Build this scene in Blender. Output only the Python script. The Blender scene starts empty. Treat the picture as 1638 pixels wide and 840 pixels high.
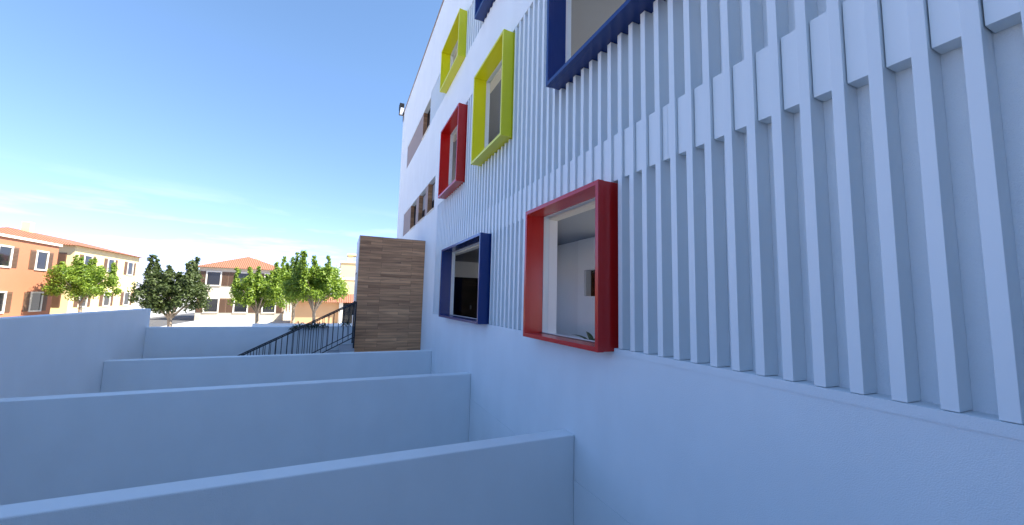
import bpy, bmesh, math, random
from mathutils import Vector, Matrix
R = math.radians
random.seed(7)
scene = bpy.context.scene
col = scene.collection

# ------------------------------------------------------------ camera, sky, sun, exposure
cd = bpy.data.cameras.new('camera'); cam = bpy.data.objects.new('camera', cd); col.objects.link(cam)
scene.camera = cam
yaw, pit, rol = 0.42307, 0.09915, 0.02464
F = Vector((math.sin(yaw)*math.cos(pit), math.cos(yaw)*math.cos(pit), math.sin(pit)))
R0 = Vector((math.cos(yaw), -math.sin(yaw), 0)); U0 = R0.cross(F)
RR = R0*math.cos(rol)+U0*math.sin(rol); UU = U0*math.cos(rol)-R0*math.sin(rol)
M = Matrix((RR, UU, -F)).transposed().to_4x4(); M.translation = Vector((-2.531, 0, 0))
cam.matrix_world = M
cd.sensor_width = 36; cd.lens = 607.555/1638*36; cd.clip_start = 0.05; cd.clip_end = 5000

SUN_EL, SUN_AZ = 50, 120          # compass-style: azimuth measured from +Y towards +X
to_sun = Vector((math.sin(R(SUN_AZ))*math.cos(R(SUN_EL)), math.cos(R(SUN_AZ))*math.cos(R(SUN_EL)), math.sin(R(SUN_EL))))
sd = bpy.data.lights.new('sun', 'SUN'); sd.energy = 4.2; sd.angle = R(0.5); sd.color = (1, .95, .87)
so = bpy.data.objects.new('sun', sd); col.objects.link(so)
so.rotation_euler = (-to_sun).to_track_quat('-Z', 'Y').to_euler(); so.location = to_sun*60

w = bpy.data.worlds.new('World'); scene.world = w; w.use_nodes = True
nt = w.node_tree; N = nt.nodes; Lk = nt.links; N.clear()
out = N.new('ShaderNodeOutputWorld'); bg = N.new('ShaderNodeBackground'); bg.inputs[1].default_value = 0.13
sky = N.new('ShaderNodeTexSky'); sky.sky_type = 'NISHITA'; sky.sun_disc = False
sky.sun_elevation = R(SUN_EL); sky.sun_rotation = R(SUN_AZ); sky.air_density = 1.0; sky.dust_density = .15; sky.ozone_density = 3.0
tc = N.new('ShaderNodeTexCoord'); mp = N.new('ShaderNodeMapping'); mp.inputs['Scale'].default_value = (2.2, 2.2, 16)
nz = N.new('ShaderNodeTexNoise'); nz.inputs['Scale'].default_value = 1.6; nz.inputs['Detail'].default_value = 7; nz.inputs['Roughness'].default_value = .6
rp = N.new('ShaderNodeValToRGB'); rp.color_ramp.elements[0].position = .50; rp.color_ramp.elements[1].position = .78
sp = N.new('ShaderNodeSeparateXYZ'); lo = N.new('ShaderNodeMapRange')
lo.inputs['From Min'].default_value = .22; lo.inputs['From Max'].default_value = .08
mu = N.new('ShaderNodeMath'); mu.operation = 'MULTIPLY'
mx = N.new('ShaderNodeMix'); mx.data_type = 'RGBA'; mx.inputs['B'].default_value = (3.6, 3.8, 4.1, 1)
Lk.new(tc.outputs['Generated'], mp.inputs[0]); Lk.new(mp.outputs[0], nz.inputs['Vector']); Lk.new(nz.outputs[0], rp.inputs[0])
Lk.new(tc.outputs['Generated'], sp.inputs[0]); Lk.new(sp.outputs['Z'], lo.inputs['Value'])
Lk.new(rp.outputs[0], mu.inputs[0]); Lk.new(lo.outputs[0], mu.inputs[1]); Lk.new(mu.outputs[0], mx.inputs['Factor'])
tint = N.new('ShaderNodeMix'); tint.data_type = 'RGBA'; tint.blend_type = 'MULTIPLY'; tint.inputs['Factor'].default_value = 1; tint.inputs['B'].default_value = (.81, .95, 1.02, 1)
Lk.new(sky.outputs[0], tint.inputs['A']); hz = N.new('ShaderNodeMapRange'); hz.inputs['From Min'].default_value = 0; hz.inputs['From Max'].default_value = .50; hz.inputs['To Min'].default_value = 0; hz.inputs['To Max'].default_value = 1
Lk.new(sp.outputs['Z'], hz.inputs['Value']); hc = N.new('ShaderNodeMix'); hc.data_type = 'RGBA'; hc.inputs['A'].default_value = (.57, .49, .78, 1); hc.inputs['B'].default_value = (.75, .69, .66, 1); Lk.new(hz.outputs[0], hc.inputs['Factor'])
hv = N.new('ShaderNodeVectorMath'); hv.operation = 'MULTIPLY'; Lk.new(tint.outputs['Result'], hv.inputs[0]); Lk.new(hc.outputs['Result'], hv.inputs[1])
Lk.new(hv.outputs[0], mx.inputs['A']); Lk.new(mx.outputs['Result'], bg.inputs[0]); Lk.new(bg.outputs[0], out.inputs[0])

vs = scene.view_settings; vs.view_transform = 'Standard'; vs.look = 'None'; vs.gamma = 1; vs.use_curve_mapping = False
vs.exposure = 1.8

# ------------------------------------------------------------ materials
def mat(name, c, rough=.6, metal=0, bump=0, bscale=80, vary=0, vscale=3, coat=0, stain=None, spec=.5):
    m = bpy.data.materials.new(name); m.use_nodes = True
    t = m.node_tree; b = t.nodes['Principled BSDF']
    b.inputs['Base Color'].default_value = (*c, 1); b.inputs['Roughness'].default_value = rough; b.inputs['Metallic'].default_value = metal
    b.inputs['Coat Weight'].default_value = coat; b.inputs['Coat Roughness'].default_value = .08; b.inputs['Specular IOR Level'].default_value = spec
    g = t.nodes.new('ShaderNodeNewGeometry')
    if vary:
        n = t.nodes.new('ShaderNodeTexNoise'); n.inputs['Scale'].default_value = vscale; n.inputs['Detail'].default_value = 6
        t.links.new(g.outputs['Position'], n.inputs['Vector'])
        x = t.nodes.new('ShaderNodeMix'); x.data_type = 'RGBA'
        x.inputs['A'].default_value = (*[v*(1-vary) for v in c], 1); x.inputs['B'].default_value = (*[min(1, v*(1+vary)) for v in (stain or c)], 1)
        t.links.new(n.outputs[0], x.inputs['Factor']); t.links.new(x.outputs['Result'], b.inputs['Base Color'])
    if bump:
        n = t.nodes.new('ShaderNodeTexNoise'); n.inputs['Scale'].default_value = bscale; n.inputs['Detail'].default_value = 3
        t.links.new(g.outputs['Position'], n.inputs['Vector'])
        bp = t.nodes.new('ShaderNodeBump'); bp.inputs['Strength'].default_value = bump; bp.inputs['Distance'].default_value = .01
        t.links.new(n.outputs[0], bp.inputs['Height']); t.links.new(bp.outputs[0], b.inputs['Normal'])
    return m

def stucco(name, c):
    """white render: fine grain, faint cloudy patches and thin vertical runs of dirt"""
    m = mat(name, c,   .85, bump=.4, bscale=170, spec=.25)
    t = m.node_tree; b = t.nodes['Principled BSDF']; g = t.nodes.new('ShaderNodeNewGeometry')
    n1 = t.nodes.new('ShaderNodeTexNoise'); n1.inputs['Scale'].default_value = 1.1; n1.inputs['Detail'].default_value = 5
    mp = t.nodes.new('ShaderNodeMapping'); mp.inputs['Scale'].default_value = (1.5, 1.5, .7)
    n2 = t.nodes.new('ShaderNodeTexNoise'); n2.inputs['Scale'].default_value = 1.6; n2.inputs['Detail'].default_value = 7
    t.links.new(g.outputs['Position'], n1.inputs['Vector']); t.links.new(g.outputs['Position'], mp.inputs[0]); t.links.new(mp.outputs[0], n2.inputs['Vector'])
    a = t.nodes.new('ShaderNodeMath'); a.operation = 'MULTIPLY'; t.links.new(n1.outputs[0], a.inputs[0]); t.links.new(n2.outputs[0], a.inputs[1])
    rr = t.nodes.new('ShaderNodeValToRGB'); e = rr.color_ramp.elements
    e[0].position = .12; e[0].color = (*[v*.95 for v in c], 1); e[1].position = .36; e[1].color = (*c, 1)
    t.links.new(a.outputs[0], rr.inputs[0]); t.links.new(rr.outputs[0], b.inputs['Base Color'])
    return m

def wood(name, dark, light, axis='x', bw=.95, bh=.092):
    m = bpy.data.materials.new(name); m.use_nodes = True; t = m.node_tree; b = t.nodes['Principled BSDF']
    g = t.nodes.new('ShaderNodeNewGeometry'); s = t.nodes.new('ShaderNodeSeparateXYZ'); t.links.new(g.outputs['Position'], s.inputs[0])
    ad = t.nodes.new('ShaderNodeMath'); ad.operation = 'ADD'; t.links.new(s.outputs['X'], ad.inputs[0]); t.links.new(s.outputs['Y'], ad.inputs[1])
    c = t.nodes.new('ShaderNodeCombineXYZ'); t.links.new(ad.outputs[0], c.inputs['X']); t.links.new(s.outputs['Z'], c.inputs['Y'])
    br = t.nodes.new('ShaderNodeTexBrick'); br.inputs['Scale'].default_value = 1; br.inputs['Brick Width'].default_value = bw; br.inputs['Row Height'].default_value = bh
    br.inputs['Mortar Size'].default_value = .0022; br.inputs['Mortar Smooth'].default_value = 0; br.offset = .37; br.offset_frequency = 3
    br.inputs['Color1'].default_value = (0, 0, 0, 1); br.inputs['Color2'].default_value = (1, 1, 1, 1); br.inputs['Mortar'].default_value = (.35, .35, .35, 1)
    t.links.new(c.outputs[0], br.inputs['Vector'])
    # every board gets its own slice of grain
    sc = t.nodes.new('ShaderNodeMapping'); sc.inputs['Scale'].default_value = (1.1, 13, 1); t.links.new(c.outputs[0], sc.inputs[0])
    ofs = t.nodes.new('ShaderNodeVectorMath'); ofs.operation = 'MULTIPLY_ADD'; ofs.inputs[1].default_value = (9, 9, 9)
    t.links.new(br.outputs['Color'], ofs.inputs[0]); t.links.new(sc.outputs[0], ofs.inputs[2])
    n = t.nodes.new('ShaderNodeTexNoise'); n.inputs['Scale'].default_value = 1; n.inputs['Detail'].default_value = 6; n.inputs['Distortion'].default_value = .6
    t.links.new(ofs.outputs[0], n.inputs['Vector'])
    r = t.nodes.new('ShaderNodeValToRGB'); e = r.color_ramp.elements; e[0].position = .25; e[0].color = (*dark, 1); e[1].position = .62; e[1].color = (*light, 1)
    t.links.new(n.outputs[0], r.inputs[0])
    x = t.nodes.new('ShaderNodeMix'); x.data_type = 'RGBA'; x.blend_type = 'MULTIPLY'; x.inputs['Factor'].default_value = .8
    r2 = t.nodes.new('ShaderNodeValToRGB'); r2.color_ramp.elements[0].color = (.52, .48, .46, 1); r2.color_ramp.elements[1].color = (1, 1, 1, 1)
    t.links.new(br.outputs['Color'], r2.inputs[0]); t.links.new(r.outputs[0], x.inputs['A']); t.links.new(r2.outputs[0], x.inputs['B'])
    x2 = t.nodes.new('ShaderNodeMix'); x2.data_type = 'RGBA'; x2.inputs['B'].default_value = (.03, .02, .015, 1)
    t.links.new(br.outputs['Fac'], x2.inputs['Factor']); t.links.new(x.outputs['Result'], x2.inputs['A']); t.links.new(x2.outputs['Result'], b.inputs['Base Color'])
    b.inputs['Roughness'].default_value = .55
    return m

def glass_mat(name, tint=(1, 1, 1), ior=1.5):
    m = bpy.data.materials.new(name); m.use_nodes = True; t = m.node_tree; t.nodes.clear()
    o = t.nodes.new('ShaderNodeOutputMaterial'); mi = t.nodes.new('ShaderNodeMixShader'); tr = t.nodes.new('ShaderNodeBsdfTransparent'); gl = t.nodes.new('ShaderNodeBsdfGlossy')
    lw = t.nodes.new('ShaderNodeLayerWeight'); lw.inputs[0].default_value = .5; pw = t.nodes.new('ShaderNodeMath'); pw.operation = 'POWER'; pw.inputs[1].default_value = 5
    fr = t.nodes.new('ShaderNodeMath'); fr.operation = 'MULTIPLY_ADD'; fr.inputs[1].default_value = .10; fr.inputs[2].default_value = .004; t.links.new(lw.outputs['Facing'], pw.inputs[0]); t.links.new(pw.outputs[0], fr.inputs[0]); gl.inputs['Roughness'].default_value = .01; tr.inputs[0].default_value = (*tint, 1)
    t.links.new(fr.outputs[0], mi.inputs[0]); t.links.new(tr.outputs[0], mi.inputs[1]); t.links.new(gl.outputs[0], mi.inputs[2]); t.links.new(mi.outputs[0], o.inputs[0])
    return m

WHITE = stucco('white_render', (.82, .87, .89))
FIN = mat('white_lacquered_metal', (.81, .86, .87), .42, bump=.04, bscale=30, vary=.02, vscale=2)
RED = mat('red_lacquer', (.54, .008, .006), .24, coat=.12, spec=.5, vary=.04, vscale=4)
LIME = mat('lime_lacquer', (.76, .73, .010), .28, coat=.1, spec=.5, vary=.04, vscale=4)
BLUE = mat('blue_lacquer', (.005, .034, .18), .24, coat=.12, spec=.5, vary=.04, vscale=4)
WOOD = wood('wood_effect_boards', (.40, .20, .098), (.82, .43, .205))
WOODJ = wood('wood_effect_jamb', (.32, .15, .065), (.58, .30, .14), bw=3, bh=.2)
MAUVE = mat('mauve_render', (.36, .29, .27), .85, bump=.2, vary=.06, vscale=2)
COPING = mat('brown_coping', (.34, .25, .21), .5, vary=.1)
GLASS = glass_mat('clear_glass'); DGLASS = mat('dark_glass', (.012, .014, .018), .06, spec=.7)
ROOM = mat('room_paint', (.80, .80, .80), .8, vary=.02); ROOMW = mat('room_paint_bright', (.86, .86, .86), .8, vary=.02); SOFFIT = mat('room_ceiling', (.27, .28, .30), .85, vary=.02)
CREAMP = mat('cream_reveal', (.82, .76, .64), .7)
FLOORM = mat('room_floor', (.42, .40, .37), .35, vary=.05)
BLACK = mat('black_door_and_dark', (.003, .003, .003), .8, spec=.05)
IRON = mat('black_iron', (.012, .012, .016), .38, spec=.6, bump=.05)
GREY = mat('grey_stone_tread', (.33, .34, .36), .7, bump=.2, vary=.08, vscale=6)
DARKM = mat('dark_metal', (.04, .042, .045), .45, metal=.6)
SHUT = mat('shutter_grey', (.3, .31, .33), .5)
BEAD = mat('white_bead', (.8, .8, .8), .4)
LAMPG = mat('lamp_glass', (.85, .86, .86), .12)
PAVE = mat('pale_paving', (.42, .40, .36), .85, bump=.3, bscale=12, vary=.12, vscale=.7)
ASPH = mat('asphalt', (.09, .088, .086), .9, bump=.4, bscale=30, vary=.15, vscale=1)
CONC = mat('courtyard_concrete', (.45, .46, .47), .85, bump=.3, vary=.1, vscale=1.5)

# ------------------------------------------------------------ mesh helpers
def obj(name, bm, m, parent=None, smooth=False, bevel=0):
    me = bpy.data.meshes.new(name)
    bmesh.ops.recalc_face_normals(bm, faces=bm.faces)
    bm.to_mesh(me); bm.free()
    for k in (m if isinstance(m, (list, tuple)) else [m]): me.materials.append(k)
    if smooth: me.polygons.foreach_set('use_smooth', [True]*len(me.polygons))
    o = bpy.data.objects.new(name, me); col.objects.link(o)
    if parent is not None: o.parent = parent; o.matrix_parent_inverse = parent.matrix_basis.inverted()
    if bevel:
        b = o.modifiers.new('bevel', 'BEVEL'); b.width = bevel; b.segments = 2; b.limit_method = 'ANGLE'
    return o
def bm_(): return bmesh.new()
def bx(bm, x0, x1, y0, y1, z0, z1, mi=0):
    v = [bm.verts.new((x, y, z)) for x in (x0, x1) for y in (y0, y1) for z in (z0, z1)]
    for f in ((0, 1, 3, 2), (4, 6, 7, 5), (0, 4, 5, 1), (2, 3, 7, 6), (0, 2, 6, 4), (1, 5, 7, 3)):
        q = bm.faces.new([v[i] for i in f]); q.material_index = mi
    return bm
def box(name, m, x0, x1, y0, y1, z0, z1, parent=None, bevel=0):
    return obj(name, bx(bm_(), x0, x1, y0, y1, z0, z1), m, parent, bevel=bevel)
def tube(bm, pts, rads, seg=7):
    rings = []
    for i, p in enumerate(pts):
        p = Vector(p); d = (Vector(pts[min(i+1, len(pts)-1)])-Vector(pts[max(i-1, 0)])).normalized()
        a = d.cross(Vector((.3, .95, .1))).normalized(); b = d.cross(a)
        rings.append([bm.verts.new(p+(a*math.cos(2*math.pi*k/seg)+b*math.sin(2*math.pi*k/seg))*rads[i]) for k in range(seg)])
    for r0, r1 in zip(rings, rings[1:]):
        for k in range(seg): bm.faces.new((r0[k], r0[(k+1) % seg], r1[(k+1) % seg], r1[k]))
    bm.faces.new(rings[0][::-1]); bm.faces.new(rings[-1])
    return bm
def ringx(bm, x0, x1, Y0, Y1, Z0, Z1, t, mi=0):
    """rectangular tube with its axis along X and walls of thickness t"""
    o = [(Y0, Z0), (Y1, Z0), (Y1, Z1), (Y0, Z1)]; i = [(Y0+t, Z0+t), (Y1-t, Z0+t), (Y1-t, Z1-t), (Y0+t, Z1-t)]
    vs_ = {}
    for n, q in (('o', o), ('i', i)):
        for x in (x0, x1): vs_[n, x] = [bm.verts.new((x, y, z)) for y, z in q]
    for k in range(4):
        l = (k+1) % 4
        for f in ((vs_['o', x0][k], vs_['o', x0][l], vs_['i', x0][l], vs_['i', x0][k]), (vs_['o', x1][k], vs_['i', x1][k], vs_['i', x1][l], vs_['o', x1][l]),
                  (vs_['o', x0][k], vs_['o', x1][k], vs_['o', x1][l], vs_['o', x0][l]), (vs_['i', x0][k], vs_['i', x0][l], vs_['i', x1][l], vs_['i', x1][k])):
            bm.faces.new(f).material_index = mi
    return bm
def ringy_(x0, x1, z0, z1, y0=-6.999, y1=-6.94, t=.06):
    b = bm_(); bx(b, x0, x1, y0, y1, z0, z0+t); bx(b, x0, x1, y0, y1, z1-t, z1); bx(b, x0, x0+t, y0, y1, z0+t, z1-t); bx(b, x1-t, x1, y0, y1, z0+t, z1-t)
    bmesh.ops.remove_doubles(b, verts=b.verts, dist=.0005); return b
def empty(name, loc, label, cat, group=None):
    o = bpy.data.objects.new(name, None); col.objects.link(o); o.location = loc; o['label'] = label; o['category'] = cat
    o.empty_display_size = .2
    if group: o['group'] = group
    bpy.context.view_layer.update()
    return o
def tag(o, label, cat, group=None):
    o['label'] = label; o['category'] = cat
    if group: o['group'] = group
    return o
def struct(o): o['kind'] = 'structure'; return o

# ------------------------------------------------------------ ground
ST = -2.6; PITX, PITY0, PITY1, PZ = -7.25, -12.0, 13.05, -3.9
b = bm_()
xs = [-900, PITX, .29, 900]; ys = [-900, PITY0, PITY1, 900]
for i in range(3):
    for j in range(3):
        if i == 1 and j == 1: continue
        b.faces.new([b.verts.new(p) for p in ((xs[i], ys[j], ST), (xs[i+1], ys[j], ST), (xs[i+1], ys[j+1], ST), (xs[i], ys[j+1], ST))])
bmesh.ops.remove_doubles(b, verts=b.verts, dist=.001)
struct(obj('ground', b, PAVE))
b = bm_(); b.faces.new([b.verts.new(p) for p in ((PITX, PITY0, PZ), (.29, PITY0, PZ), (.29, PITY1, PZ), (PITX, PITY1, PZ))])
struct(obj('courtyard_floor', b, CONC))
b = bm_(); b.faces.new([b.verts.new(p) for p in ((-19.5, -200, ST+.004), (-14, -200, ST+.004), (-14, 200, ST+.004), (-19.5, 200, ST+.004))])
struct(obj('road', b, ASPH))
b = bx(bx(bm_(), -14, -13.8, -200, 200, ST-.05, ST+.12), -19.7, -19.5, -200, 200, ST-.05, ST+.12); struct(obj('kerb', b, CONC, bevel=.01))

# ------------------------------------------------------------ the school building
YF, YB = 20.3, -30.0; ZR = 9.77
B = empty('white_building', (0, 8, ST), 'tall white rendered building with metal fins and red, lime and blue projecting window surrounds', 'building')
T = .05
WINS = [  # Y0, Y1, Z0, Z1, material, label
    (3.086, 4.755, -.487, 1.252, RED, 'red projecting window surround, lower right, nearest to the viewer'),
    (6.645, 9.635, -.455, 1.250, BLUE, 'blue projecting window surround, lower left, beside the wooden block'),
    (8.525, 10.335, 2.78, 4.71, RED, 'red projecting window surround on the upper floor, left of a lime one'),
    (5.775, 7.405, 2.80, 4.735, LIME, 'larger lime green projecting window surround on the middle floor'),
    (1.75, 4.225, 2.845, 4.735, BLUE, 'large blue projecting window surround at the upper right, cut off by the photo top'),
    (8.805, 10.72, 6.10, 7.37, LIME, 'smaller lime green projecting window surround on the top floor'),
    (4.6, 7.52, 6.155, 8.0, BLUE, 'blue projecting window surround on the top floor, at the photo top'),
]
DARKW = [(11.68, 12.75, 2.83, 3.88), (13.2, 14.4, 2.83, 3.88), (15.0, 16.2, 2.83, 3.88), (13.0, 14.3, 6.08, 7.14)]
PANEL = [(16.2, 18.15, 2.83, 3.88), (14.4, 15.0, 2.83, 3.88), (12.75, 13.2, 2.83, 3.88), (14.3, 18.1, 6.08, 7.14)]
ND = .14                                           # depth of the recess behind the fins
NICHE = [(-28, 11.2, -.45, 2.79), (-28, 8.6, 2.79, 4.78), (-28, 12.97, 6.1, 7.30)]
HOLE = .16
def depth(y, z):
    for w_ in WINS:
        if w_[0] < y < w_[1] and w_[2] < z < w_[3]:
            return HOLE if (w_[0]+T < y < w_[1]-T and w_[2]+T < z < w_[3]-T) else .1
    for q in DARKW:
        if q[0] < y < q[1] and q[2] < z < q[3]: return .22
    for q in PANEL:
        if q[0] < y < q[1] and q[2] < z < q[3]: return .022
    if 7.30 < z < 8.4 and y < 4.6: return 0
    for q in NICHE:
        if q[0] < y < q[1] and q[2] < z < q[3]: return ND
    return 0
Ys = sorted({YB, YF, -28, 11.2, 8.6, 12.97, *[v for q in WINS for v in (q[0], q[1], q[0]+T, q[1]-T)], *[v for q in DARKW+PANEL for v in q[:2]]})
Zs = sorted({-3.95, -1.99, -1.98, ZR, -.45, 2.79, 4.78, 6.1, 7.30, *[v for q in WINS for v in (q[2], q[3], q[2]+T, q[3]-T)], *[v for q in DARKW+PANEL for v in q[2:]]})
b = bm_()
D = [[depth((Ys[i]+Ys[i+1])/2, (Zs[j]+Zs[j+1])/2) for j in range(len(Zs)-1)] for i in range(len(Ys)-1)]
for i in range(len(Ys)-1):
    for j in range(len(Zs)-1):                    # the groove in the render low on the wall
        if Zs[j] == -1.99: D[i][j] = .006
        if Zs[j] < -1.99: D[i][j] = -.003
def q4(*p): b.faces.new([b.verts.new(v) for v in p])
for i in range(len(Ys)-1):
    for j in range(len(Zs)-1):
        d = D[i][j]; y0, y1, z0, z1 = Ys[i], Ys[i+1], Zs[j], Zs[j+1]
        if d < HOLE:
            q4((d, y0, z0), (d, y0, z1), (d, y1, z1), (d, y1, z0)); q4((HOLE, y0, z0), (HOLE, y1, z0), (HOLE, y1, z1), (HOLE, y0, z1))
        if i < len(Ys)-2 and D[i+1][j] != d:
            e = D[i+1][j]; q4((d, y1, z0), (e, y1, z0), (e, y1, z1), (d, y1, z1))
        if j < len(Zs)-2 and D[i][j+1] != d:
            e = D[i][j+1]; q4((d, y0, z1), (d, y1, z1), (e, y1, z1), (e, y0, z1))
bmesh.ops.remove_doubles(b, verts=b.verts, dist=.0001)
bx(b, .161, 5, YF-.3, YF, -3.95, ZR); bx(b, .161, 5, YB, YB+.3, -3.95, ZR)     # end walls
b.faces.new([b.verts.new(v) for v in ((0, YF, -3.95), (.16, YF, -3.95), (.16, YF, ZR), (0, YF, ZR))])
b.faces.new([b.verts.new(v) for v in ((0, YB, -3.95), (.16, YB, -3.95), (.16, YB, ZR), (0, YB, ZR))])
# unseen rear wall, its tall openings added to let daylight into the rooms
for z0, z1 in ((-3.95, -1.0), (1.5, 2.1), (4.6, 5.5), (8.0, ZR)): bx(b, 5.001, 5.3, YB, YF, z0, z1)
for z0, z1 in ((-1.0, 1.5), (2.1, 4.6), (5.5, 8.0)):
    for y in range(-30, 20, 4): bx(b, 5.002, 5.298, y, y+.4, z0, z1)
wall = obj('wall', b, WHITE, B)
# mauve render laid into the shallow recesses left of the fins
for q in PANEL: box('mauve_panel', MAUVE, .012, .0215, q[0]+.001, q[1]-.001, q[2]+.001, q[3]-.001, B)
for y0, y1, z0, z1 in DARKW:
    f = obj('window', ringx(bm_(), .15, .2, y0+.015, y1-.002, z0+.002, z1-.002, .05), DARKM, B); f['label'] = 'small dark recessed window with wood-effect jamb'
    box('pane', DGLASS, .17, .18, y0+.06, y1-.05, z0+.05, z1-.05, f)
    box('jamb', WOODJ, .004, .149, y1-.012, y1-.001, z0+.002, z1-.002, f)
    box('sill', CREAMP, -.025, .003, y0-.02, y1+.02, z0-.035, z0-.001, f)
    if y0 < 13.5 and z0 < 4:      # half lowered shutter
        s = bm_(); k = 0
        while z1-.06-k*.045 > z0+.45: bx(s, .150, .158, y0+.065, y1-.055, z1-.055-(k+1)*.045+.004, z1-.055-k*.045); k += 1
        obj('shutter', s, SHUT, f)

# fins, in the sections between and under the windows
PIT = .1696; FW = .06; Y_FIRST = 2.1175
def inwin(y0, y1, z0, z1):
    return [q for q in WINS if q[0] < y1-.002 and q[1] > y0+.002 and q[2] < z1-.002 and q[3] > z0+.002]
def fins(name, Ya, Yb, Za, Zb, label):
    b = bm_(); k0 = math.ceil((Ya-Y_FIRST)/PIT)
    for k in range(k0, 400):
        y = Y_FIRST+PIT*k
        if y+FW > Yb: break
        segs = [(Za, Zb)]
        for q in inwin(y-.006, y+FW+.006, Za, Zb):
            segs = [s for a, c in segs for s in ((a, min(c, q[2])), (max(a, q[3]), c)) if s[1]-s[0] > .01]
        for a, c in segs:
            j = random.uniform(-.0012, .0012)
            bx(b, 0.0005+random.uniform(0, .002), ND-.001, y+j, y+FW+j, a+.004, c-.003)
    o = obj(name, b, FIN, B, bevel=.0025); o['label'] = label
    return o
fins('fin_screen', -6, 8.56, -.45, 4.78, 'white vertical metal fins around the lower windows and up to the middle floor')
fins('fin_screen', 8.56, 11.2, -.45, 2.79, 'shorter white vertical metal fins under the upper red window')
fins('fin_screen', -3, 12.97, 6.1, 7.30, 'white vertical metal fins on the top floor')
# spandrel: infill plates between the fins at floor level
b = bm_()
for k in range(math.ceil((-3-Y_FIRST)/PIT), 400):
    y = Y_FIRST+PIT*k+FW
    if y+PIT-FW > 11.2: break
    r = random.uniform(0, .002)
    bx(b, .028+r, ND-.002, y+.002, y+PIT-FW-.0065, 1.275, 1.775)
    if k == 1: bx(b, .0245, .027, y+.045, y+.05, 1.275, 1.775)
obj('spandrel_plate', b, FIN, B, bevel=.0015)
b = bm_()
for a, c in ((-28, 3.08), (4.76, 6.64), (9.64, 11.2)): bx(b, -.006, .0, a, c, -.508, -.4505)
obj('ledge', b, WHITE, B)
b = bm_(); bx(b, -.035, .4, YB-.03, YF+.03, ZR, ZR+.02); obj('coping', b, COPING, B)
# projecting window surrounds
for i, (y0, y1, z0, z1, m, lab) in enumerate(WINS):
    P = .2
    b = ringx(bm_(), -P, -.13, y0, y1, z0, z1, T)
    ringx(b, -.1295, .098, y0+.0035, y1-.0035, z0+.0035, z1-.0035, T-.0035)
    s = obj('window_surround', b, m, B, bevel=.002); s['label'] = lab
    bd = ringx(bm_(), .072, .098, y0+T+.001, y1-T-.001, z0+T+.001, z1-T-.001, .009)
    obj('glazing_bead', bd, BEAD, s)
    box('glass', GLASS, .082, .088, y0+T+.017, y1-T-.017, z0+T+.017, z1-T-.017, s)
    b = bm_(); bx(b, .02, .034, y0+T+.02, y1-T-.02, z0+T+.0005, z0+T+.004); bx(b, .048, .055, y0+T+.02, y1-T-.02, z0+T+.0005, z0+T+.004)
    obj('sill_track', b, DARKM, s)
    box('blind_box', CREAMP, .162, .30, y0+T+.003, y1+.3, z1-T-.035, z1+.1, s)
    if i == 0: box('inner_reveal', ROOMW, .1625, .30, y1-T-.002, y1+.15, z0-.3, z1-T-.036, s)
rear_blocker = obj('room_darkening_panel', bx(bm_(), 5.003, 5.29, 10.5, 19.9, -.999, 1.499), WHITE, B)  # unseen panel added across the rear openings to darken the room
# inside: floors, ceilings, partitions
b = bm_()
for z0, z1 in ((-1.55, -1.35), (1.60, 1.95), (5.05, 5.4), (8.5, 8.8)): bx(b, .162, 4.99, YB+.31, YF-.31, z0, z1)
obj('floor_slab', b, FLOORM, B)
b = bm_()
for z in (1.575, 5.03, 8.48): bx(b, .163, 4.98, YB+.32, YF-.32, z, z+.018)
obj('ceiling', b, SOFFIT, B)
box('roof', CONC, .162, 4.99, YB+.302, YF-.302, 9.1, 9.3, B)
b = bm_()
OY0, OY1, OZ0, OZ1 = 6.9, 7.84, .144, .787
def part_(*q): obj('partition', bx(bm_(), *q), ROOM, B)
part_(3, 3.15, OY1, 12.2, -1.34, 1.57); part_(3, 3.15, OY0-.2, OY0, -1.34, 1.57)
part_(3, 3.15, OY0, OY1, -1.34, OZ0); part_(3, 3.15, OY0, OY1, OZ1, 1.57)
part_(.164, 3.5, 15.4, 15.55, -1.34, 1.57)
part_(3.4, 3.55, 9, 13, 1.96, 5.02); part_(3.4, 3.55, 12, 16, 5.41, 8.47)
for z0, z1 in ((-1.34, 1.57), (1.96, 5.02), (5.41, 8.47)): part_(.164, 4.97, 19.0, 19.15, z0, z1); part_(.164, 4.97, -6.15, -6.0, z0, z1)

box('pilaster', ROOMW, 2.975, 2.999, OY1+.001, 8.118, -1.33, 1.572, B)
box('pilaster', ROOMW, 2.975, 2.999, OY0-.2, OY1, OZ1+.001, 1.572, B); box('pilaster', ROOMW, 2.975, 2.999, OY0-.2, OY1, -1.33, OZ0-.031, B)
ht = obj('hatch', ringx(bm_(), 3.151, 3.6, OY0-.1, OY1+.1, OZ0-.1, OZ1+.1, .098), BLACK, B)
box('hatch_dark', BLACK, 3.601, 3.62, OY0-.1, OY1+.1, OZ0-.1, OZ1+.1, ht)  # black lining and back stand in for the dark beyond the opening
box('sill', ROOMW, 2.95, 3.14, OY0-.05, OY1+.04, OZ0-.03, OZ0-.001, ht); box('jamb', ROOMW, 3.001, 3.16, OY1-.02, OY1-.001, OZ0+.001, OZ1-.001, ht)

bx_ = bm_(); bx(bx_, 1.42, 1.46, 15.36, 15.398, -1.34, .95); bx(bx_, 1.46, 2.96, 15.36, 15.398, .91, .95)
dr = obj('inner_door', bx(bm_(), 1.461, 2.95, 15.37, 15.397, -1.34, .909), BLACK, B); obj('frame', bx_, ROOMW, dr)
box('handle', DARKM, 2.5, 2.56, 15.34, 15.369, -.42, -.25, dr)

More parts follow.
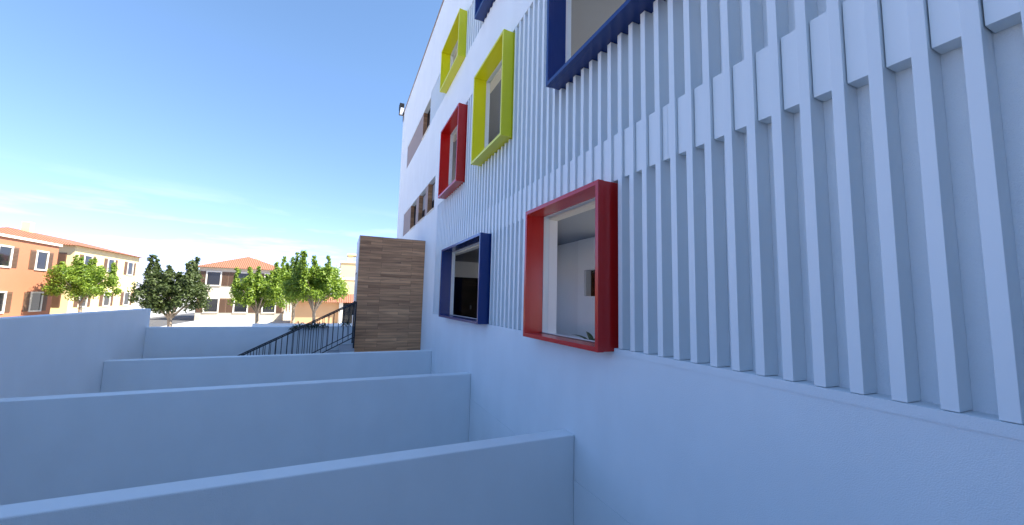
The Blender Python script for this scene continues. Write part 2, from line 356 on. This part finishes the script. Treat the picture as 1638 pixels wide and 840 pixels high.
# ------------------------------------------------------------ planter with a leafy plant on the sill inside
def leaf(bm, base, ang, L, W, rise, droop, mi=0, n=6):
    d = Vector((math.cos(ang), math.sin(ang), 0)); s = Vector((-d.y, d.x, 0)); prev = None
    for i in range(n+1):
        t = i/n; c = Vector(base)+d*L*t*(.55+.3*t)+Vector((0, 0, rise*t-droop*t*t)); wd = W*math.sin(math.pi*min(1, .12+.88*t))**.8*(1-t*.15)
        cur = (bm.verts.new(c-s*wd+Vector((0, 0, wd*.4))), bm.verts.new(c), bm.verts.new(c+s*wd+Vector((0, 0, wd*.4))))
        if prev:
            for k in (0, 1): f = bm.faces.new((prev[k], prev[k+1], cur[k+1], cur[k])); f.material_index = mi
        prev = cur
LEAF = mat('dark_leaf', (.03, .07, .03), .4, vary=.3, vscale=9)
pl = empty('potted_plant', (.75, 4.45, -1.35), 'dark leafy plant just inside the red framed lower window', 'plant')
b = bm_()
for k in range(13): leaf(b, (.75, 4.45, -.62), k*2.4, random.uniform(.3, .5), random.uniform(.035, .055), random.uniform(.22, .30), random.uniform(.1, .3))
obj('leaves', b, LEAF, pl)
b = bm_(); tube(b, [(.75, 4.45, -1.349), (.75, 4.45, -.65)], [.14, .2], 16); obj('pot', b, mat('pot_clay', (.2, .19, .18), .6), pl)

# ------------------------------------------------------------ unseen wing added behind the viewer to cut sky light from there
WG = empty('added_sky_blocker', (-9, -9, ST), 'unseen grey two-storey block added behind the viewer to cut sky light', 'building')
GREYR = mat('grey_render', (.30, .29, .27), .9, bump=.2, vary=.06, vscale=1)
box('wall', GREYR, -20, -.05, -11.9, -7, PZ-.04, 5.6, WG); box('roof', CONC, -20.1, -.06, -12, -6.9, 5.601, 5.8, WG)
for z in (-1.2, 2.0):
    for x in range(-18, -2, 4):
        wq = obj('window', ringy_(x, x+2, z, z+1.6), DARKM, WG); box('pane', DGLASS, x+.06, x+1.94, -6.99, -6.97, z+.06, z+1.54, wq)

# ------------------------------------------------------------ garden walls of the sunken courtyard
def gwall(y0, y1, ztop, label):
    b = bx(bm_(), -7.0, -.0035, y0, y1, PZ-.05, ztop)
    return tag(obj('garden_wall', b, WHITE, bevel=.012), label, 'wall', 'white cross walls of the sunken courtyard')
gwall(3.774, 3.994, -1.5, 'nearest white rendered cross wall, at the bottom of the photo, under the red window')
gwall(7.501, 7.733, -1.5, 'middle white rendered cross wall, under the blue lower window')
gwall(11.073, 11.30, -1.5, 'farthest white rendered cross wall, in front of the wooden block and steps')
tag(box('boundary_wall', WHITE, -7.24, -7.001, PITY0, PITY1-.001, PZ-.05, -.45, bevel=.012), 'long white wall closing the sunken courtyard opposite the building', 'wall')  # top raised to keep sunlit ground bounce off the lower walls
tag(box('stair_parapet', WHITE, -7.0, -2.06, 12.86, 13.04, PZ-.05, -.92, bevel=.01), 'low white parapet behind the black stair railings', 'wall')

# ------------------------------------------------------------ wood clad block
W = empty('wood_clad_block', (-1, 13.8, ST), 'tall block clad in brown horizontal wood-effect boards against the white building', 'entrance block')
bt, bb, bxl, byf = 1.905, -3.9, -2.04, 12.767
box('core', WHITE, bxl+.001, -.002, byf+.02, 14.9, bb, bt-.02, W)
box('cladding', WOOD, bxl, -.004, byf, byf+.0195, bb, bt-.001, W)
box('side_panel', mat('grey_side_panel', (.62, .64, .66), .5, vary=.03), bxl-.02, bxl-.001, byf+.02, 14.9, bb, bt-.001, W)
box('cap', COPING, bxl-.022, -.005, byf-.004, 14.91, bt-.0005, bt+.018, W)
b = bm_(); bx(b, bxl-.028, bxl-.0205, byf+.5, byf+.53, -1.5, .75); bx(b, bxl-.028, bxl-.0205, byf+.5, byf+1.5, .75, .78)
dd = obj('door', b, DARKM, W)
box('handle', DARKM, bxl-.07, bxl-.029, byf+.7, byf+.72, -.6, -.2, dd)

# ------------------------------------------------------------ staircase and railings
S = empty('staircase', (-4, 12, PZ), 'white steps with grey treads going down beside the wooden block', 'stairs')
n = 15; rise = .162; run = .305; X0 = -2.42; LZ = -1.46
b = bm_(); t = bm_()
bx(b, X0, -2.07, 11.32, 12.76, PZ, LZ-.025); bx(t, X0-.02, -2.06, 11.315, 12.765, LZ-.0245, LZ); bx(b, -2.068, -.01, 11.32, 12.76, PZ, -1.75)
for k in range(1, n):
    z = LZ-k*rise; x1 = X0-(k-1)*run; x0 = x1-run
    if z < PZ+.05: break
    bx(b, x0, x1-.0005, 11.32, 12.76, PZ, z-.025); bx(t, x0-.02, x1-.001, 11.315, 12.765, z-.0245, z)
obj('steps', b, WHITE, S); obj('treads', t, GREY, S)
def railing(y, label):
    sl = rise/run
    o = empty('stair_railing', (-2.1, y, LZ), label, 'railing', 'black iron railings on both sides of the steps')
    def at(x, z): return z+sl*(x+2.11)
    xe = -6.4
    for nm, zo, r in (('handrail', -.18, .022), ('lower_rail', -1.12, .016)):
        b = bm_(); h = r
        vs_ = []
        for x in (-2.11, xe):
            vs_.append([b.verts.new((x, y+a*h, at(x, zo)+c*h*.8)) for a, c in ((-1, -1), (1, -1), (1, 1), (-1, 1))])
        for k in range(4): b.faces.new((vs_[0][k], vs_[0][(k+1) % 4], vs_[1][(k+1) % 4], vs_[1][k]))
        b.faces.new(vs_[0]); b.faces.new(vs_[1][::-1]); obj(nm, b, IRON, o)
    for x in (-2.09, xe): box('post', IRON, x-.02, x+.02, y-.02, y+.02, at(x, -1.42), at(x, -.15), o)
    x = -2.24
    while x > xe+.05:
        box('baluster', IRON, x-.007, x+.007, y-.007, y+.007, at(x, -1.12), at(x, -.19), o); x -= .13
railing(11.42, 'black iron stair railing on the near side of the steps')
railing(12.62, 'black iron stair railing on the far side of the steps, by the white parapet')

# floodlight on the roof corner
fl = empty('floodlight', (-.1, 20.1, ZR), 'dark floodlight with a white face on the far roof corner', 'floodlight')
b = bm_(); bx(b, -.24, -.02, 19.98, 20.35, 9.72, 9.98)
for k in range(4): bx(b, -.25, -.02, 19.96, 20.37, 10.0+k*.07, 10.03+k*.07)
bx(b, -.19, -.1, 20.1, 20.3, 9.97, 10.27); obj('housing', b, DARKM, fl)
b = bm_(); vv = [b.verts.new(p) for p in ((-.23, 19.975, 9.6), (-.09, 19.975, 9.6), (-.04, 19.96, 9.96), (-.2, 19.96, 9.96))]
r_ = bmesh.ops.extrude_face_region(b, geom=[b.faces.new(vv)]); bmesh.ops.translate(b, vec=(0, -.05, 0), verts=[v for v in r_['geom'] if isinstance(v, bmesh.types.BMVert)])
obj('lens', b, LAMPG, fl)
box('bracket', DARKM, -.045, -.036, 20.0, 20.2, 9.3, 9.9, fl)

# ------------------------------------------------------------ trees and plants
def leafmat(name, a, c_):
    m = bpy.data.materials.new(name); m.use_nodes = True; t = m.node_tree; p = t.nodes['Principled BSDF']
    g = t.nodes.new('ShaderNodeNewGeometry'); r = t.nodes.new('ShaderNodeValToRGB'); r.color_ramp.elements[0].color = (*a, 1); r.color_ramp.elements[1].color = (*c_, 1)
    t.links.new(g.outputs['Random Per Island'], r.inputs[0]); t.links.new(r.outputs[0], p.inputs['Base Color']); p.inputs['Roughness'].default_value = .5
    tr = t.nodes.new('ShaderNodeBsdfTranslucent'); t.links.new(r.outputs[0], tr.inputs[0]); mi = t.nodes.new('ShaderNodeMixShader'); mi.inputs[0].default_value = .45
    o = t.nodes['Material Output']; t.links.new(p.outputs[0], mi.inputs[1]); t.links.new(tr.outputs[0], mi.inputs[2]); t.links.new(mi.outputs[0], o.inputs[0])
    return m
GREEN = leafmat('fresh_leaf', (.08, .16, .014), (.34, .46, .05)); OLIVE = leafmat('olive_leaf', (.05, .08, .02), (.13, .17, .05))
BARK = mat('pale_bark', (.34, .27, .20), .9, bump=.5, bscale=20, vary=.2, vscale=5)
def tree(loc, H, rad, label, lm=GREEN, nclump=80, shoots=9, seed=1, low=.42, per=110, ls=.075):
    rnd = random.Random(seed); x, y, z = loc
    o = empty('tree', loc, label, 'tree', 'street trees beyond the courtyard')
    b = bm_(); fork = z+H*.30
    tube(b, [(x, y, z), (x+.03, y, z+H*.15), (x-.02, y, fork)], [.13, .10, .09], 9)
    tips = []
    for k in range(7):
        a = k*2*math.pi/7+rnd.uniform(-.3, .3); r = rad*rnd.uniform(.45, .8); hz = fork+H*rnd.uniform(.18, .42)
        p1 = (x+math.cos(a)*r*.4, y+math.sin(a)*r*.4, fork+(hz-fork)*.55); p2 = (x+math.cos(a)*r, y+math.sin(a)*r, hz)
        tube(b, [(x-.02, y, fork-.05), p1, p2], [.07, .045, .02], 6); tips += [p1, p2]
    obj('trunk', b, BARK, o)
    b = bm_(); cen = []
    for k in range(nclump):
        a = rnd.uniform(0, 6.283); r = rad*math.sqrt(rnd.uniform(.02, 1)); zz = z+H*rnd.uniform(low, .78)
        f = 1-abs((zz-z)/H-.52)*1.2; cen.append((x+math.cos(a)*r*f, y+math.sin(a)*r*f, zz, rnd.uniform(.22, .42)*rad/1.6))
    for k in range(shoots):          # upright shoots that break the outline
        a = rnd.uniform(0, 6.283); r = rad*rnd.uniform(.1, .85); top = H*rnd.uniform(.8, 1.0)
        for q in range(12): cen.append((x+math.cos(a)*r+rnd.gauss(0, .04), y+math.sin(a)*r+rnd.gauss(0, .04), z+H*.58+(top-H*.58)*q/11, rad/1.6*(.26-.013*q)*rnd.uniform(.8, 1.2)))
    for cx, cy, cz, cr in cen:
        for q in range(int(per*cr/.3)):
            v = Vector((rnd.gauss(0, 1), rnd.gauss(0, 1), rnd.gauss(0, 1))); v = v.normalized()*cr*rnd.uniform(.3, 1.05)
            c = Vector((cx, cy, cz))+v; nrm = (v.normalized()+Vector((rnd.gauss(0, .5), rnd.gauss(0, .5), rnd.gauss(.3, .5)))).normalized()
            u = nrm.cross(Vector((rnd.uniform(-1, 1), rnd.uniform(-1, 1), rnd.uniform(-1, 1)))).normalized(); w_ = nrm.cross(u); s = ls*rnd.uniform(.6, 1.25)
            b.faces.new([b.verts.new(p) for p in (c-u*s, c-w_*s*.55, c+u*s, c+w_*s*.55)])
    obj('crown', b, lm, o)
    return o

tree((-3.9, 27, ST), 5.35, 1.8, 'bright green bushy tree with a pale forked trunk, just left of the wooden block', seed=3, nclump=130, shoots=11, low=.47)
tree((-7.4, 30, ST), 4.6, 1.7, 'bright green bushy tree left of the one beside the wooden block', seed=5)
tree((-10.0, 24, ST), 4.4, 1.5, 'round green street tree in front of the terracotta house', seed=8, lm=OLIVE)
tree((-5.6, 33, ST), 5.4, 2.0, 'dense green tree behind the forked tree left of the wooden block', seed=21)
tree((-19.5, 38, ST), 5.2, 2.0, 'street tree across the road, at the left edge', seed=11)

def drape(loc, L, label, seed):
    rnd = random.Random(seed); o = empty('wall_plant', loc, label, 'plant')
    b = bm_(); n = int(L*170)
    for k in range(n):
        t_ = rnd.random(); x = loc[0]+t_*L; c = Vector((x+rnd.gauss(0, .02), loc[1]-.08+rnd.gauss(0, .06), loc[2]+.06*math.sin(t_*9)-.28*abs(t_-.55)+abs(rnd.gauss(0, .05))))
        leaf(b, c, rnd.uniform(0, 6.28), rnd.uniform(.09, .16), .022, rnd.uniform(-.06, .08), .06, n=3)
    obj('leaves', b, LEAF, o)
    b = bm_(); tube(b, [(loc[0], loc[1]-.07, loc[2]-.13), (loc[0]+L*.5, loc[1]-.07, loc[2]+.01), (loc[0]+L, loc[1]-.07, loc[2]-.1)], [.015, .02, .01], 6); obj('stem', b, BARK, o)
drape((-3.75, 12.86, -.86), .9, 'dark green trailing plant lying over the white parapet', 2)
drape((-2.42, 12.88, -.80), .22, 'small dark green sprig on the white parapet beside the wooden block', 4)

# ------------------------------------------------------------ walls and houses down the street
tag(box('street_wall', WHITE, -6.6, 1.5, 24.0, 24.2, ST-.05, -1.56, bevel=.01), 'sunlit white garden wall in front of the houses', 'wall')
YEL = mat('yellow_render', (.80, .64, .32), .85, bump=.2, vary=.06, vscale=.8); TAN = mat('tan_render', (.62, .38, .2), .85, bump=.2, vary=.08, vscale=.8)
CRM = mat('cream_render', (.62, .55, .42), .85, bump=.2, vary=.06, vscale=.8); TERR = mat('terracotta_render', (.46, .18, .09), .85, bump=.2, vary=.08, vscale=.8)
def tile_mat():
    m = mat('roof_tiles', (.34, .13, .07), .8, vary=.25, vscale=6); t = m.node_tree
    g = t.nodes.new('ShaderNodeNewGeometry'); wv = t.nodes.new('ShaderNodeTexWave'); wv.inputs['Scale'].default_value = 2; wv.bands_direction = 'X'; t.links.new(g.outputs['Position'], wv.inputs[0])
    bp = t.nodes.new('ShaderNodeBump'); bp.inputs['Distance'].default_value = .05; t.links.new(wv.outputs[0], bp.inputs['Height']); t.links.new(bp.outputs[0], t.nodes['Principled BSDF'].inputs['Normal']); return m
TILE = tile_mat()
SHB = mat('brown_shutter', (.16, .09, .05), .6)
def louvre(d, s0, zc, par, side):
    b = bm_(); q = (lambda a0, a1, e0, e1, z0, z1: bx(b, d+e0, d+e1, a0, a1, z0, z1)) if side else (lambda a0, a1, e0, e1, z0, z1: bx(b, a0, a1, d-e1, d-e0, z0, z1))
    q(s0, s0+.53, 0, .03, zc-.66, zc+.66)
    for k in range(14): q(s0+.05, s0+.48, .0305, .05, zc-.6+k*.086, zc-.56+k*.086)
    obj('shutter', b, SHB, par)
def house(x0, x1, y0, y1, h, m, label, floors=2, nwin=3, roof='flat', name='house', door=True):
    o = empty(name, ((x0+x1)/2, (y0+y1)/2, ST), label, 'house', 'houses down the street')
    box('wall', m, x0, x1, y0, y1, ST, ST+h, o)
    if roof == 'flat':
        b = bm_(); bx(b, x0-.12, x1+.12, y0-.12, y1+.12, ST+h+.001, ST+h+.16); rf = obj('roof', b, CREAMP, o)
    else:
        b = bm_(); e = .35; z = ST+h+.001; xm = (x0+x1)/2
        p = [b.verts.new(v) for v in ((x0-e, y0-e, z), (x1+e, y0-e, z), (x1+e, y1+e, z), (x0-e, y1+e, z), (xm, y0+1.4, z+1.3), (xm, y1-1.4, z+1.3))]
        for f in ((0, 1, 4), (1, 2, 5, 4), (2, 3, 5), (3, 0, 4, 5), (3, 2, 1, 0)): b.faces.new([p[k] for k in f])
        rf = obj('roof', b, TILE, o)
        box('chimney', m, xm+.4, xm+.9, y0+2, y0+2.5, z+.6, z+1.9, rf)
    fh = h/floors
    for f in range(floors):
        zc = ST+f*fh+fh*.58
        for side in (0, 1):
            a0, a1 = (x0, x1) if side == 0 else (y0, y1)
            for k in range(nwin):
                c = a0+(a1-a0)*(k+.5)/nwin
                if side == 0:
                    wq = obj('window', ringy_(c-.6, c+.6, zc-.7, zc+.7, y0-.07, y0-.001, .1), CREAMP, o)
                    box('pane', DGLASS, c-.5, c+.5, y0-.02, y0-.002, zc-.599, zc+.599, wq)
                    for s0 in (c-1.14, c+.61): louvre(y0-.002, s0, zc, wq, 0)
                else:
                    wq = obj('window', ringx(bm_(), x1+.001, x1+.07, c-.6, c+.6, zc-.7, zc+.7, .1), CREAMP, o)
                    box('pane', DGLASS, x1+.002, x1+.02, c-.5, c+.5, zc-.599, zc+.599, wq)
                    for s0 in (c-1.14, c+.61): louvre(x1+.002, s0, zc, wq, 1)
    return o
# the tall yellow house with an open rooftop lookout
hy = house(-2.55, 6, 46, 56, 6.3, YEL, 'tall yellow house with an open rooftop pillar lookout, half behind the wooden block', 2, 1)
zt = ST+6.3+.161
b = bm_()
for x in (-1.9, .3, 2.2): bx(b, x, x+.5, 46.3, 46.8, zt, zt+.72)
bx(b, -2.0, 2.9, 46.2, 48.5, zt+.7205, zt+.92); obj('lookout', b, YEL, hy)
box('cornice', CREAMP, -2.62, 6.05, 45.93, 45.999, ST+4.4, ST+4.65, hy)
# low tan outbuilding with a tiled edge, a white pillar and a barred dark opening
ho = empty('outbuilding', (-3, 41, ST), 'low tan outbuilding with a tiled edge, white pillar and barred dark opening', 'house', 'houses down the street')
b = bm_(); bx(b, -6.4, -2.5, 40, 44, ST, -.62); bx(b, -2.5, 2.0, 40.9, 44, ST, -.62); bx(b, -1.2, 2.0, 40, 40.899, ST, -.62); obj('wall', b, TAN, ho)
b = bm_(); pts = [(-5.0, -.05), (-.4, .36)]
v = [b.verts.new(q) for q in ((-6.8, 39.4, -.60), (2.4, 39.4, -.60), (2.4, 44.4, -.60), (-6.8, 44.4, -.60), (-3.6, 41.9, .15), (-.5, 41.9, .25))]
for f in ((0, 1, 5, 4), (1, 2, 5), (2, 3, 4, 5), (3, 0, 4), (3, 2, 1, 0)): b.faces.new([v[k] for k in f])
obj('roof', b, TILE, ho)
box('pillar', CREAMP, -2.49, -2.15, 39.7, 40.1, ST, -.61, ho)
b = bx(bm_(), -2.14, -1.21, 40.6, 40.62, ST+.02, -.75); op = obj('window', b, DGLASS, ho)
b = bm_()
for k in range(7): bx(b, -2.1+k*.14, -2.08+k*.14, 40.2, 40.22, ST+.1, -.8)
for z in (-2.3, -1.6, -.9): bx(b, -2.12, -1.22, 40.221, 40.235, z, z+.03)
obj('grille', b, IRON, op)
house(-14.5, -7.6, 44, 52, 5.0, CRM, 'cream two-storey house with a tiled hip roof behind the tan outbuilding', 2, 3, 'hip')
house(-31, -22.0, 30, 40, 5.8, TERR, 'terracotta two-storey house across the road', 2, 3, 'flat')
house(-32, -22.5, 43, 54, 6.2, YEL, 'yellow two-storey house across the road, farther than the terracotta one', 2, 3, 'hip')
house(-31, -21.5, 14, 26, 5.6, TAN, 'tan two-storey house with tiled hip roof across the road, opposite the building', 2, 4, 'hip')
